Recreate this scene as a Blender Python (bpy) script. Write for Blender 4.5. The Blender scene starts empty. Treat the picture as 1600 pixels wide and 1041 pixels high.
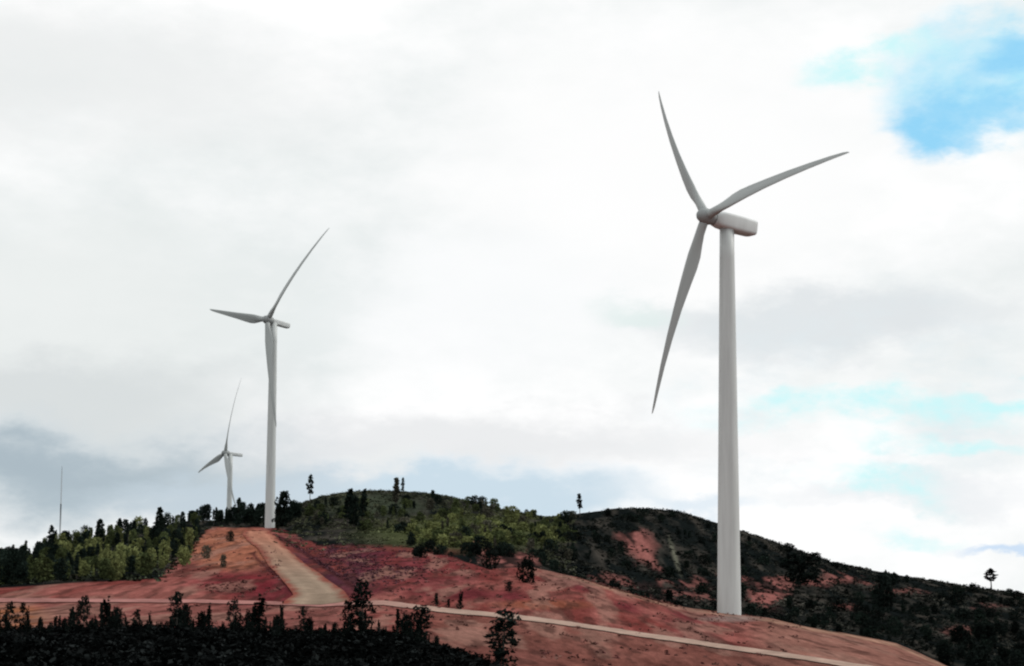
import bpy, math, random, re
import numpy as np
from mathutils import Matrix, Vector

S = bpy.context.scene
COL = S.collection
R = math.radians
# ------------------------------------------------------------------ camera
F, HZ, ROLL, CY = 3430.0, 945.0, 0.006, 520.5
PITCH = math.atan((HZ - CY) / F)
CAMZ = 1.7
cp, sp = math.cos(PITCH), math.sin(PITCH)
fwd = np.array([0, cp, sp]); up0 = np.array([0, -sp, cp]); rt0 = np.array([1., 0, 0])
rt = rt0 * math.cos(ROLL) + up0 * math.sin(ROLL)
up = up0 * math.cos(ROLL) - rt0 * math.sin(ROLL)
cd = bpy.data.cameras.new('camera'); cam = bpy.data.objects.new('camera', cd); COL.objects.link(cam)
cam.matrix_world = Matrix(((rt[0], up[0], -fwd[0], 0), (rt[1], up[1], -fwd[1], 0), (rt[2], up[2], -fwd[2], CAMZ), (0, 0, 0, 1)))
cd.sensor_width = 36.0; cd.lens = 36.0 * F / 1600.0
cd.clip_start = 0.1; cd.clip_end = 60000
S.camera = cam
# ------------------------------------------------------------------ light and exposure
SUN_AZ, SUN_EL = 74.0, 36.0
S.view_settings.view_transform = 'Standard'; S.view_settings.look = 'None'
S.view_settings.exposure = 0.0; S.view_settings.gamma = 1.0
try: S.cycles.pixel_filter_type = 'BLACKMAN_HARRIS'; S.cycles.filter_width = 2.2
except Exception: pass
sl = bpy.data.lights.new('sun', 'SUN'); sl.energy = 1.5; sl.angle = R(10); sl.color = (1.0, 0.96, 0.9)
so = bpy.data.objects.new('sun', sl); COL.objects.link(so)
sdir = Vector((math.sin(R(SUN_AZ)) * math.cos(R(SUN_EL)), math.cos(R(SUN_AZ)) * math.cos(R(SUN_EL)), math.sin(R(SUN_EL))))
so.rotation_euler = sdir.to_track_quat('Z', 'Y').to_euler(); so.location = (200, 0, 200)

def raydir(px, py):
    d = fwd + rt * (px - 800) / F - up * (py - CY) / F
    return d

W = bpy.data.worlds.new('World'); S.world = W; W.use_nodes = True
nt = W.node_tree; nt.nodes.clear(); N = nt.nodes; L = nt.links
out = N.new('ShaderNodeOutputWorld'); bg = N.new('ShaderNodeBackground'); L.new(bg.outputs[0], out.inputs[0])
bg.inputs[1].default_value = 0.1
sky = N.new('ShaderNodeTexSky'); sky.sky_type = 'NISHITA'; sky.sun_disc = False
sky.sun_elevation = R(SUN_EL); sky.sun_rotation = R(SUN_AZ); sky.air_density = 1.0; sky.dust_density = 0.4; sky.ozone_density = 1.2
tc = N.new('ShaderNodeTexCoord')
def vm(op, a, b=None, s=None):
    n = N.new('ShaderNodeVectorMath'); n.operation = op
    if isinstance(a, (tuple, list)): n.inputs[0].default_value = a
    else: L.new(a, n.inputs[0])
    if b is not None:
        if isinstance(b, (tuple, list)): n.inputs[1].default_value = b
        else: L.new(b, n.inputs[1])
    if s is not None: n.inputs['Scale'].default_value = s
    return n.outputs['Value'] if op == 'LENGTH' else n.outputs[0]
def mth(op, a, b=0.0, clamp=False):
    n = N.new('ShaderNodeMath'); n.operation = op; n.use_clamp = clamp
    for i, v in enumerate((a, b)):
        if isinstance(v, (int, float)): n.inputs[i].default_value = v
        else: L.new(v, n.inputs[i])
    return n.outputs[0]
def mixc(f, a, b):
    n = N.new('ShaderNodeMix'); n.data_type = 'RGBA'
    if isinstance(f, (int, float)): n.inputs[0].default_value = f
    else: L.new(f, n.inputs[0])
    for i, v in ((6, a), (7, b)):
        if isinstance(v, (tuple, list)): n.inputs[i].default_value = (*v, 1)
        else: L.new(v, n.inputs[i])
    return n.outputs[2]
def wnoise(vec, scale, detail=4, rough=0.55):
    n = N.new('ShaderNodeTexNoise'); n.inputs['Scale'].default_value = scale
    n.inputs['Detail'].default_value = detail; n.inputs['Roughness'].default_value = rough
    L.new(vec, n.inputs['Vector']); return n
dirv = vm('MULTIPLY', tc.outputs['Generated'], (3.43, 3.43, 3.43))          # 1 unit = 1000 px of the photo near its centre
flat = vm('MULTIPLY', dirv, (1, 0.25, 2.0))
nw = wnoise(flat, 3.2, 6, 0.6)
warp = vm('SCALE', vm('SUBTRACT', nw.outputs['Color'], (0.5, 0.5, 0.5)), s=0.20)
nw2 = wnoise(flat, 12.0, 4, 0.6)
warp2 = vm('SCALE', vm('SUBTRACT', nw2.outputs['Color'], (0.5, 0.5, 0.5)), s=0.06)
wd = vm('ADD', vm('ADD', dirv, warp), warp2)
CL = 10.0
def cc(r, g, b):                                                            # photo sRGB -> cloud radiance
    return tuple(CL * (((v / 255 + 0.055) / 1.055) ** 2.4) for v in (r, g, b))
big = wnoise(flat, 1.1, 5, 0.55)
big2 = wnoise(flat, 6.0, 6, 0.6)
t = mth('MULTIPLY', mth('SUBTRACT', mth('ADD', mth('MULTIPLY', big.outputs['Fac'], .75), mth('MULTIPLY', big2.outputs['Fac'], .25)), 0.42), 6.0, True)
col = mixc(t, cc(233, 238, 238), tuple(1.04 * v for v in cc(254, 254, 254)))
def blob(col, px, py, rx, ry, c, s, inner=0.35, rot=0.0):
    d = raydir(px, py); d = d / np.linalg.norm(d) * 3.43
    q = vm('SUBTRACT', wd, (float(d[0]), 0.0, float(d[2])))
    if rot:
        vr = N.new('ShaderNodeVectorRotate'); vr.rotation_type = 'Y_AXIS'; L.new(q, vr.inputs['Vector']); vr.inputs['Angle'].default_value = R(rot); q = vr.outputs[0]
    q = vm('MULTIPLY', q, (1000.0 / rx, 0.0, 1000.0 / ry))
    n = N.new('ShaderNodeMapRange'); n.interpolation_type = 'SMOOTHSTEP'
    L.new(vm('LENGTH', q), n.inputs[0]); n.inputs[1].default_value = 1.0; n.inputs[2].default_value = inner
    n.inputs[3].default_value = 0.0; n.inputs[4].default_value = s
    return mixc(n.outputs[0], col, c)
# bright core of the cloud deck, then its grey bands
col = blob(col, 1050, 260, 560, 300, cc(255, 255, 255), 0.95, 0.3)
col = blob(col, 760, 480, 330, 190, cc(253, 254, 255), 0.8, 0.2)
col = blob(col, 120, 120, 520, 150, cc(236, 238, 238), 0.8, 0.2)
col = blob(col, 100, 480, 420, 240, cc(233, 237, 236), 0.8, 0.2)
col = blob(col, 700, 690, 700, 70, cc(228, 230, 232), 0.75, 0.2)
col = blob(col, 100, 610, 480, 90, cc(216, 221, 222), 0.9, 0.2)
col = blob(col, 120, 735, 560, 110, cc(182, 196, 204), 1.0, 0.15)
col = blob(col, 20, 722, 380, 60, cc(168, 183, 193), 0.7, 0.0)
col = blob(col, 420, 770, 330, 60, cc(196, 210, 220), 0.9, 0.3)
col = blob(col, 760, 775, 360, 70, cc(204, 222, 234), 1.0, 0.3)
col = blob(col, 620, 730, 110, 32, cc(236, 238, 238), 0.7, 0.1)
col = blob(col, 1290, 500, 420, 80, cc(224, 229, 232), 0.9, 0.3)
col = blob(col, 990, 485, 120, 45, cc(224, 238, 236), 0.7, 0.2)
col = blob(col, 1420, 770, 300, 40, cc(232, 236, 240), 0.6, 0.3)
skyc = mixc(0.86, sky.outputs[0], cc(150, 220, 255))
thin = mixc(0.4, skyc, cc(210, 255, 255))
pale = mixc(0.82, skyc, cc(212, 255, 252))
wisp = wnoise(vm('MULTIPLY', dirv, (1, .3, 1.7)), 9.0, 7, 0.62)
wf = mth('MULTIPLY', mth('SUBTRACT', wisp.outputs['Fac'], 0.36), 4.5, True)
def wblob(col, px, py, rx, ry, c, s, inner=0.35, rot=0.0, k=0.7):
    return mixc(mth('ADD', mth('MULTIPLY', wf, k), 1 - k, True), col, blob(col, px, py, rx, ry, c, s, inner, rot))
mott = wnoise(vm('MULTIPLY', dirv, (1, .3, 2.2)), 5.0, 7, 0.6)
mf = mth('MULTIPLY', mth('SUBTRACT', mott.outputs['Fac'], 0.47), 5.0, True)
col = mixc(mf, col, blob(col, 1350, 640, 430, 260, cc(226, 236, 240), 0.75, 0.3))
col = wblob(col, 1540, 120, 185, 125, thin, 1.0, 0.4, k=.3)
col = wblob(col, 1500, 195, 105, 66, skyc, 1.0, 0.35, k=.4)
col = wblob(col, 1570, 90, 90, 55, skyc, 1.0, 0.3, rot=20, k=.3)
col = wblob(col, 1590, 180, 60, 40, skyc, 0.8, 0.2, k=.6)
col = wblob(col, 1360, 98, 150, 40, pale, 0.9, 0.2, rot=10, k=.9)
col = wblob(col, 1340, 636, 350, 46, pale, 0.95, 0.15, k=.9)
col = wblob(col, 1560, 620, 120, 26, pale, 0.9, 0.1, k=.8)
col = wblob(col, 1370, 755, 170, 40, pale, 0.9, 0.1, rot=-12, k=.9)
col = wblob(col, 1480, 700, 160, 22, pale, 0.8, 0.1, rot=-5, k=.9)
col = wblob(col, 1440, 845, 90, 22, pale, 0.6, 0.1, k=.8)
col = blob(col, 1570, 862, 100, 18, cc(196, 220, 246), 0.8, 0.2)
col = blob(col, 1090, 790, 120, 28, cc(208, 226, 240), 0.6, 0.2)
col = blob(col, 30, 862, 230, 40, cc(236, 240, 240), 0.95, 0.5)
L.new(col, bg.inputs[0])

# ------------------------------------------------------------------ helpers
def tag(o, label=None, cat=None, group=None, kind=None):
    if label:
        while len(re.findall(r"[A-Za-z0-9]+", label)) > 16 and ('size ' in label or ' the ' in label):
            label = label.replace('mid-size ', '', 1) if 'mid-size ' in label else label.replace(' the ', ' ', 1)
        if len(re.findall(r"[A-Za-z0-9]+", label)) > 16: print('LONG', label)
    for k, v in (('label', label), ('category', cat), ('group', group), ('kind', kind)):
        if v: o[k] = v
    return o
def mesh(name, v, f, mat=None, smooth=False, cols=None):
    v = np.asarray(v, dtype=np.float32); m = bpy.data.meshes.new(name)
    f = np.asarray(f)
    if f.ndim == 2:
        n, k = f.shape
        m.vertices.add(len(v)); m.vertices.foreach_set('co', v.ravel())
        m.loops.add(n * k); m.loops.foreach_set('vertex_index', f.ravel().astype(np.int32))
        m.polygons.add(n); m.polygons.foreach_set('loop_start', np.arange(0, n * k, k, dtype=np.int32))
        m.polygons.foreach_set('loop_total', np.full(n, k, dtype=np.int32))
        m.update(calc_edges=True)
    else:
        m.from_pydata(v.tolist(), [], [list(q) for q in f])
    if smooth: m.polygons.foreach_set('use_smooth', np.ones(len(m.polygons), dtype=bool))
    if cols is not None:
        a = m.color_attributes.new('Col', 'FLOAT_COLOR', 'POINT')
        c = np.ones((len(v), 4), dtype=np.float32); c[:, :3] = cols
        a.data.foreach_set('color', c.ravel())
    if mat: m.materials.append(mat)
    return m
def obj(name, m, parent=None):
    o = bpy.data.objects.new(name, m); COL.objects.link(o)
    if parent: o.parent = parent
    return o
def empty(name, loc, rz=0.0):
    o = bpy.data.objects.new(name, None); COL.objects.link(o); o.location = loc; o.rotation_euler = (0, 0, rz); o.empty_display_size = 0.5
    return o
def hash2(i, j, s):
    n = (i.astype(np.int64) * 374761393 + j.astype(np.int64) * 668265263 + s * 974711) & 0x7fffffff
    n = ((n ^ (n >> 13)) * 1274126177) & 0x7fffffff
    return ((n ^ (n >> 16)) & 0xffff) / 65535.0
def vnoise(x, y, s=0):
    x = np.asarray(x, float); y = np.asarray(y, float)
    i = np.floor(x); j = np.floor(y); u = x - i; v = y - j; u = u * u * (3 - 2 * u); v = v * v * (3 - 2 * v)
    return (hash2(i, j, s) * (1 - u) * (1 - v) + hash2(i + 1, j, s) * u * (1 - v) + hash2(i, j + 1, s) * (1 - u) * v + hash2(i + 1, j + 1, s) * u * v)
def fbm(x, y, s=0, o=4):
    r = 0; a = 0.5
    for k in range(o): r = r + a * vnoise(x * 2 ** k, y * 2 ** k, s + k); a *= 0.5
    return r / (1 - 0.5 ** o)

# ------------------------------------------------------------------ terrain heights
def unproj(px, py, r):
    d = raydir(px, py); d = d / math.hypot(d[0], d[1])
    return np.array([0, 0, CAMZ]) + d * r
def row(pts):                       # (px, py, r) knots of one cross line of the terrain
    th, rr, zz = [], [], []
    for px, py, r in pts:
        p = unproj(px, py, r); th.append(math.atan2(p[0], p[1])); rr.append(r); zz.append(p[2])
    return np.array(th), np.array(rr), np.array(zz)
ROAD = [(-300,940,330),(0,939,330),(150,939,330),(300,940,330),(430,943,330),(500,946,328),(560,943,325),(600,943,320),(700,955,312),(830,968,300),(1000,993,285),(1141,1013,272),(1250,1028,262),(1330,1041,255),(1480,1062,245),(1600,1080,235),(1900,1130,210)]
FLAT = [(-300, 945, 1)]
rows = [
 ('c', 1.0, 0.0),
 row([(-300,1130,30),(1900,1130,30)]),
 row([(-300,988,105),(0,988,105),(200,983,105),(300,985,105),(400,989,105),(500,991,105),(600,991,105),(660,1002,103),(720,1020,103),(800,1046,103),(900,1075,104),(1000,1090,110),(1900,1115,110)]),
 row([(-300,1010,150),(560,1010,150),(700,1040,150),(900,1085,150),(1100,1095,150),(1900,1125,150)]),
 row([(-300,984,210),(0,984,210),(300,988,210),(430,986,210),(560,984,210),(640,988,210),(700,1000,210),(800,1022,210),(900,1040,210),(1000,1054,208),(1141,1070,205),(1300,1085,195),(1480,1110,185),(1600,1122,180),(1900,1150,160)]),
 row([(a, b + 5, c - 5) for a, b, c in ROAD]),
 row([(a, b - 5, c + 5) for a, b, c in ROAD]),
 row([(-300,920,365),(0,919,365),(100,914,365),(200,915,365),(300,897,400),(360,885,430),(418,884,430),(480,892,410),(560,893,420),(640,893,430),(700,895,430),(760,893,440),(830,887,470),(870,897,470),(900,903,460),(960,920,450),(1020,938,440),(1080,951,436),(1141,959,433),(1200,966,430),(1270,982,425),(1330,991,415),(1400,1006,400),(1480,1041,370),(1540,1062,350),(1600,1080,340),(1900,1120,320)]),
 row([(-300,925,430),(0,905,430),(100,895,440),(200,885,460),(300,862,520),(360,845,560),(418,845,560),(480,868,530),(560,865,530),(640,865,530),(700,864,530),(760,868,530),(830,872,530),(870,895,520),(900,912,510),(960,936,505),(1020,952,500),(1080,965,500),(1141,975,500),(1200,981,500),(1270,992,500),(1330,1003,490),(1400,1014,480),(1480,1048,450),(1600,1086,430),(1900,1100,430)]),
 row([(-300,935,520),(0,890,520),(100,872,540),(200,855,560),(300,833,700),(330,829,720),(360,827,735),(418,828,740),(440,827,735),(480,832,690),(560,832,690),(640,830,690),(700,832,690),(760,836,680),(830,847,670),(900,853,680),(960,872,690),(1020,890,690),(1080,905,690),(1141,915,690),(1200,921,690),(1270,931,690),(1330,942,690),(1400,953,680),(1480,968,660),(1540,980,650),(1600,995,640),(1900,1010,640)]),
 row([(-300,930,640),(0,882,640),(50,869,650),(100,852,660),(200,834,700),(300,817,830),(360,813,850),(418,812,860),(440,805,870),(470,790,900),(500,780,910),(540,773,920),(580,770,920),(620,771,920),(660,774,920),(700,780,920),(760,795,920),(800,803,920),(850,812,920),(880,811,920),(920,803,920),(960,798,920),(990,797,920),(1020,798,920),(1060,802,920),(1120,818,920),(1200,845,920),(1300,880,920),(1400,900,920),(1500,915,920),(1600,930,920),(1900,941,920)]),
]
last = rows[-1]
rows.append((last[0], last[1] + 70, last[2] - 3.0 - 0.04 * np.maximum(last[2], 0)))
rows.append((last[0], np.full(len(last[0]), 1125.0), np.minimum(last[2] - 14, 0.5)))
rows.append(('c', 2600.0, -14.0)); rows.append(('c', 9000.0, -40.0)); rows.append(('c', 40000.0, -180.0))
def profile(th):
    Rr, Z = [], []
    tc_ = np.where(np.abs(th) > 0.5, 0, 1)
    for w in rows:
        if w[0] is 'c' or isinstance(w[0], str):
            Rr.append(np.full_like(th, w[1])); Z.append(np.full_like(th, w[2]))
        else:
            f = np.clip((np.abs(th) - 0.45) / 0.8, 0, 1)
            zm = 0.5 * (w[2][0] + w[2][-1]); rm = 0.5 * (w[1][0] + w[1][-1])
            Rr.append(np.interp(th, w[0], w[1]) * (1 - f) + rm * f)
            Z.append(np.interp(th, w[0], w[2]) * (1 - f) + zm * f)
    return np.array(Rr), np.array(Z)
def height(th, r, noise=True):
    th = np.atleast_1d(np.asarray(th, float)); r = np.atleast_1d(np.asarray(r, float))
    Rr, Z = profile(th)
    h = np.diff(Rr, axis=0); d = np.diff(Z, axis=0) / h
    m = np.zeros_like(Z); m[0] = d[0]; m[-1] = d[-1]
    s = (d[:-1] * d[1:]) > 0
    hm = np.where(s, 2 * d[:-1] * d[1:] / np.where(s, d[:-1] + d[1:], 1), 0); m[1:-1] = hm
    k = np.clip((Rr <= r).sum(0) - 1, 0, len(Rr) - 2); c = np.arange(len(th))
    hh = h[k, c]; t = np.clip((r - Rr[k, c]) / hh, 0, 1)
    z = ((2*t**3-3*t**2+1) * Z[k, c] + (t**3-2*t**2+t) * hh * m[k, c] + (-2*t**3+3*t**2) * Z[k+1, c] + (t**3-t**2) * hh * m[k+1, c])
    if noise:
        x = np.sin(th) * r; y = np.cos(th) * r
        amp = np.interp(r, [0, 20, 100, 200, 300, 430, 500, 650, 1000, 1500], [.02, .05, .2, .22, .18, .18, .6, 1.3, 1.0, 2])
        z = z + amp * (fbm(x / 14, y / 14, 3, 4) - 0.5) * 1.3 + np.minimum(amp, .35) * 0.5 * (fbm(x / 2.2, y / 3.5, 9, 2) - 0.5)
    return z
def zat(x, y): return float(height(math.atan2(x, y), math.hypot(x, y))[0])
def hit(px, py, rmin=20.0, rmax=1000.0):
    d = raydir(px, py); d = d / math.hypot(d[0], d[1])
    rs = np.arange(rmin, rmax, 0.5); th = math.atan2(d[0], d[1])
    hz = height(np.full(len(rs), th), rs)
    w = np.nonzero(CAMZ + d[2] * rs <= hz)[0]
    r = rs[w[0]] if len(w) else rs[np.argmin(CAMZ + d[2] * rs - hz)]
    i = w[0] if len(w) else int(np.argmin(CAMZ + d[2] * rs - hz))
    return np.array([math.sin(th) * r, math.cos(th) * r, hz[i]]), r
def proj(p):
    d = np.asarray(p, float) - np.array([0, 0, CAMZ]); z = np.maximum(d @ fwd, 1e-3)
    return 800 + F * (d @ rt) / z, CY - F * (d @ up) / z

# ------------------------------------------------------------------ materials
def attr_mat(name, rough=0.95, spec=0.0, ys=1.0, n1=0.6, n2=4.0, amt=0.5, bump=0.25, rnd=0.0, tint=None, n1s=None):
    m = bpy.data.materials.new(name); m.use_nodes = True; t = m.node_tree; b = t.nodes['Principled BSDF']
    b.inputs['Roughness'].default_value = rough; b.inputs['Specular IOR Level'].default_value = spec
    a = t.nodes.new('ShaderNodeAttribute'); a.attribute_name = 'Col'
    g = t.nodes.new('ShaderNodeNewGeometry')
    cur = a.outputs['Color']
    if amt > 0:
        for sc, am in ((n1, amt), (n2, amt * 0.6)):
            n = t.nodes.new('ShaderNodeTexNoise'); n.inputs['Scale'].default_value = sc; n.inputs['Detail'].default_value = 6
            n.inputs['Roughness'].default_value = 0.65
            mpn = t.nodes.new('ShaderNodeMapping'); mpn.inputs['Scale'].default_value = (1, ys, 1)
            t.links.new(g.outputs['Position'], mpn.inputs[0]); t.links.new(mpn.outputs[0], n.inputs['Vector'])
            r = t.nodes.new('ShaderNodeMapRange'); t.links.new(n.outputs['Fac'], r.inputs[0])
            r.inputs[1].default_value = 0.3; r.inputs[2].default_value = 0.7; r.inputs[3].default_value = 1 - am; r.inputs[4].default_value = 1 + am
            v = t.nodes.new('ShaderNodeVectorMath'); v.operation = 'SCALE'; t.links.new(cur, v.inputs[0]); t.links.new(r.outputs[0], v.inputs['Scale']); cur = v.outputs[0]
        if bump:
            bp = t.nodes.new('ShaderNodeBump'); bp.inputs['Strength'].default_value = bump; bp.inputs['Distance'].default_value = 0.6
            t.links.new(n.outputs['Fac'], bp.inputs['Height']); t.links.new(bp.outputs[0], b.inputs['Normal'])
    if rnd:
        oi = t.nodes.new('ShaderNodeObjectInfo'); r = t.nodes.new('ShaderNodeMapRange'); t.links.new(oi.outputs['Random'], r.inputs[0])
        r.inputs[3].default_value = 1 - rnd; r.inputs[4].default_value = 1 + rnd
        v = t.nodes.new('ShaderNodeVectorMath'); v.operation = 'SCALE'; t.links.new(cur, v.inputs[0]); t.links.new(r.outputs[0], v.inputs['Scale']); cur = v.outputs[0]
    if tint:
        v = t.nodes.new('ShaderNodeVectorMath'); v.operation = 'MULTIPLY'; t.links.new(cur, v.inputs[0]); v.inputs[1].default_value = tint; cur = v.outputs[0]
    t.links.new(cur, b.inputs['Base Color'])
    return m
M_GROUND = attr_mat('bare_soil', n1=0.35, n2=1.5, amt=0.36, bump=0.6, ys=0.14)
M_ROAD = attr_mat('gravel_road', n1=0.4, n2=3.0, amt=0.18, bump=0.2)
M_SCRUB = attr_mat('scrub_leaves', amt=0.0)
M_DARK = attr_mat('dark_foliage', amt=0.0, rnd=0.35, tint=(0.013, 0.020, 0.016))
M_BLACK = attr_mat('shadowy_foliage', amt=0.0, rnd=0.4, tint=(0.009, 0.0125, 0.011))
M_OLIVE = attr_mat('olive_foliage', amt=0.0, rnd=0.3, tint=(0.06, 0.075, 0.032))
M_LIME = attr_mat('yellow_green_foliage', amt=0.0, rnd=0.3, tint=(0.15, 0.165, 0.065))
M_BROWN = attr_mat('dry_foliage', amt=0.0, rnd=0.25, tint=(0.075, 0.072, 0.055))
M_BARK = bpy.data.materials.new('bark'); M_BARK.use_nodes = True
b_ = M_BARK.node_tree.nodes['Principled BSDF']; b_.inputs['Roughness'].default_value = 0.95
n_ = M_BARK.node_tree.nodes.new('ShaderNodeTexNoise'); n_.inputs['Scale'].default_value = 9
r_ = M_BARK.node_tree.nodes.new('ShaderNodeValToRGB'); r_.color_ramp.elements[0].color = (.02, .016, .013, 1); r_.color_ramp.elements[1].color = (.07, .06, .05, 1)
M_BARK.node_tree.links.new(n_.outputs['Fac'], r_.inputs[0]); M_BARK.node_tree.links.new(r_.outputs[0], b_.inputs['Base Color'])
def paint(name, c, rough=0.45, streak=0.06):
    m = bpy.data.materials.new(name); m.use_nodes = True; t = m.node_tree; b = t.nodes['Principled BSDF']
    b.inputs['Roughness'].default_value = rough
    tcn = t.nodes.new('ShaderNodeTexCoord'); mp = t.nodes.new('ShaderNodeMapping'); mp.inputs['Scale'].default_value = (1.2, 1.2, 0.08)
    n = t.nodes.new('ShaderNodeTexNoise'); n.inputs['Scale'].default_value = 1.0; n.inputs['Detail'].default_value = 5
    t.links.new(tcn.outputs['Object'], mp.inputs[0]); t.links.new(mp.outputs[0], n.inputs['Vector'])
    r = t.nodes.new('ShaderNodeValToRGB')
    r.color_ramp.elements[0].position = 0.3; r.color_ramp.elements[1].position = 0.7
    r.color_ramp.elements[0].color = (*[v * (1 - streak) for v in c], 1); r.color_ramp.elements[1].color = (*[v * (1 + streak) for v in c], 1)
    t.links.new(n.outputs['Fac'], r.inputs[0]); t.links.new(r.outputs[0], b.inputs['Base Color'])
    return m
M_TOWER = paint('tower_paint', (0.50, 0.53, 0.525), .5, .09)
M_BLADE = paint('blade_paint', (0.345, 0.37, 0.365), 0.55)
M_NAC = paint('nacelle_paint', (0.60, 0.63, 0.63), .5)
M_HUB = paint('hub_paint', (0.26, 0.28, 0.28), .55)
M_STEEL = paint('galvanised_steel', (0.30, 0.33, 0.35), 0.6)
M_CONC = paint('concrete', (0.30, 0.24, 0.21), 0.9, 0.2)

# ------------------------------------------------------------------ terrain sheet
def ell(px, py, cx, cy, rx, ry, soft=0.5):
    d = np.hypot((px - cx) / rx, (py - cy) / ry); return np.clip((1 - d) / soft, 0, 1)
SOILP = [(1012,858,40,32,.9),(985,838,40,12,.6),(1035,880,22,18,.6),(1000,912,70,10,.5),(1085,912,45,12,.6),(1200,932,36,26,.95),(1180,908,50,8,.8),(1255,912,60,7,.7),(1312,903,40,9,.7),(1350,912,30,6,.6),(1318,948,22,7,.6),(1400,925,60,6,.45),(950,903,60,9,.4),(800,875,60,14,.8),(735,853,26,8,.8),(770,862,30,10,.7),(1100,935,30,8,.5),(1050,930,50,8,.5),(1505,988,40,10,.35),(1545,950,40,5,.3)]
def ground_col(x, y, z, r):
    px, py = proj(np.stack([x, y, z], -1))
    nb = fbm(x / 26, y / 90, 21, 4); ns = fbm(x / 4.5, y / 38, 33, 4); nf = fbm(x / 1.6, y / 14, 41, 3)
    def C(*c): return np.array(c)[None, :] * np.ones((len(x), 1))
    def mx(a, b, f): f = np.clip(f, 0, 1)[:, None]; return a * (1 - f) + b * f
    red = mx(C(.235, .060, .053), C(.345, .122, .105), (ns - .35) * 3)
    red = mx(red, C(.17, .036, .042), (fbm(x / 12, y / 70, 50, 3) - .5) * 5)
    # the lower slope under the road is browner, the left bench pinker
    rl = np.interp(px, [-300, 430, 560, 700, 830, 1000, 1141, 1330, 1600], [939, 943, 943, 955, 968, 993, 1013, 1041, 1080])
    low = np.clip((py - rl) / 6, 0, 1)
    red = mx(red, C(.225, .095, .075), low * .75 * np.clip((px - 620) / 80, 0, 1))
    red = mx(red, C(.30, .115, .10), low * np.clip((600 - px) / 80, 0, 1) * .8)
    red = mx(red, C(.38, .15, .08), ell(px, py, 25, 965, 70, 25))
    red = mx(red, C(.34, .12, .06), ell(px, py, 850, 945, 100, 10) * .5)
    red = mx(red, C(.44, .17, .105), ell(px, py, 365, 858, 85, 40, .35) * (.6 + .6 * ns))
    red = mx(red, C(.21, .030, .04), ell(px, py, 370, 912, 95, 22) * .85)
    red = mx(red, C(.095, .032, .046), ell(px + (nb - .5) * 60, py, 535, 880, 135, 62, .5) * np.clip(.75 + (ns - .5) * 3.5, .1, 1))
    red = mx(red, C(.20, .04, .052), ell(px, py, 660, 885, 130, 45, .6) * (ns * 1.3).clip(0, 1))
    red = red * (.72 + .56 * fbm(x / 1.2, y / 7, 93, 3))[:, None]
    red = mx(red, C(.33, .165, .13), np.clip((px - 1150) / 60, 0, 1) * np.clip(1 - low * .5, 0, 1) * (r < 440) * .8)
    # pale lip along the far edge of the bench
    edge = np.interp(px, [840, 870, 900, 960, 1020, 1080, 1141, 1200, 1270, 1330, 1400, 1480], [887, 897, 903, 920, 938, 951, 960, 967, 982, 991, 1006, 1041])
    red = mx(red, C(.47, .30, .21), np.clip(1 - np.abs(py - edge - 2) / 4, 0, 1) * (px > 850) * (r < 450) * .7)
    red = mx(red, C(.36, .20, .16), np.clip((fbm(x / 5, y / 40, 90, 4) - .54) * 6, 0, .6))
    red = mx(red, C(.075, .035, .03), np.clip((nf - .56) * 6, 0, .6))
    # maroon cut bank right of the track, its edge shading painted into the soil
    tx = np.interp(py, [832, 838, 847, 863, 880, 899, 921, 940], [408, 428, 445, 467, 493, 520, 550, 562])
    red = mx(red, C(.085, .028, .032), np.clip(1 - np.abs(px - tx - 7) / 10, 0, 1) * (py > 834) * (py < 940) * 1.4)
    tl_ = np.interp(py, [866, 874, 888, 905, 921], [398, 404, 420, 440, 458])  # dark line along the lower left edge of the track
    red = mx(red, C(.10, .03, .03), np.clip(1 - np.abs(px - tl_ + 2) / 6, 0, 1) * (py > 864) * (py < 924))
    red = mx(red, C(.30, .22, .20), ell(px, py, 1143, 967, 60, 7, .6) * .8)
    # scrubby hills behind
    hill = mx(C(.010, .013, .013), C(.065, .058, .050), (ns - .45) * 3)
    hill = mx(hill, C(.10, .115, .05), ell(px, py, 720, 835, 190, 34) * .8)
    hill = mx(hill, C(.075, .09, .06), ell(px, py, 580, 790, 110, 24) * .8)
    for cx, cy, rx, ry, s in SOILP:
        hill = mx(hill, C(.36, .135, .12), ell(px + (nb - .5) * 90, py + (ns - .5) * 26, cx, cy, rx, ry, .5) * s * (r > 440) * np.clip((ns - .38) * 7, 0.1, 1))
    hill = mx(hill, C(.20, .20, .15), ell(px - (py - 868) * .3, py, 1054, 868, 5, 38, .6) * .7)
    vr = np.interp(px, [-300, 0, 250, 300, 330, 418, 440, 500, 560, 640, 700, 760, 830, 870, 960, 1600], [368, 368, 380, 560, 745, 752, 720, 590, 560, 540, 510, 450, 468, 470, 455, 440])
    k = np.clip((r - vr + (nb - .5) * 30 * (px < 850)) / 6, 0, 1)
    c = mx(red, hill, k)
    c = mx(c, C(.30, .07, .07), ell(px, py, 560, 862, 180, 12) * .6 * k)
    # near ground: dark scrubland
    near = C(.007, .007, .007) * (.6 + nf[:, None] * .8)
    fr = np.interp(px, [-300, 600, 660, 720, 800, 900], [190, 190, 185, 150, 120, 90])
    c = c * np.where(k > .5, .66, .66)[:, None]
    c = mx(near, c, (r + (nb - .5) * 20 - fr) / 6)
    return c
th_in = np.linspace(-0.29, 0.29, 620)
th = np.concatenate([np.linspace(-math.pi, -0.6, 26), np.linspace(-0.58, -0.30, 40), th_in, np.linspace(0.30, 0.58, 40), np.linspace(0.6, math.pi, 26)])
rr = np.concatenate([[0.5], np.geomspace(2, 90, 50), np.linspace(92, 250, 80), np.linspace(251, 345, 90), np.linspace(347, 480, 110), np.linspace(482, 960, 230), np.linspace(970, 1200, 24), np.geomspace(1300, 40000, 22)])
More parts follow.
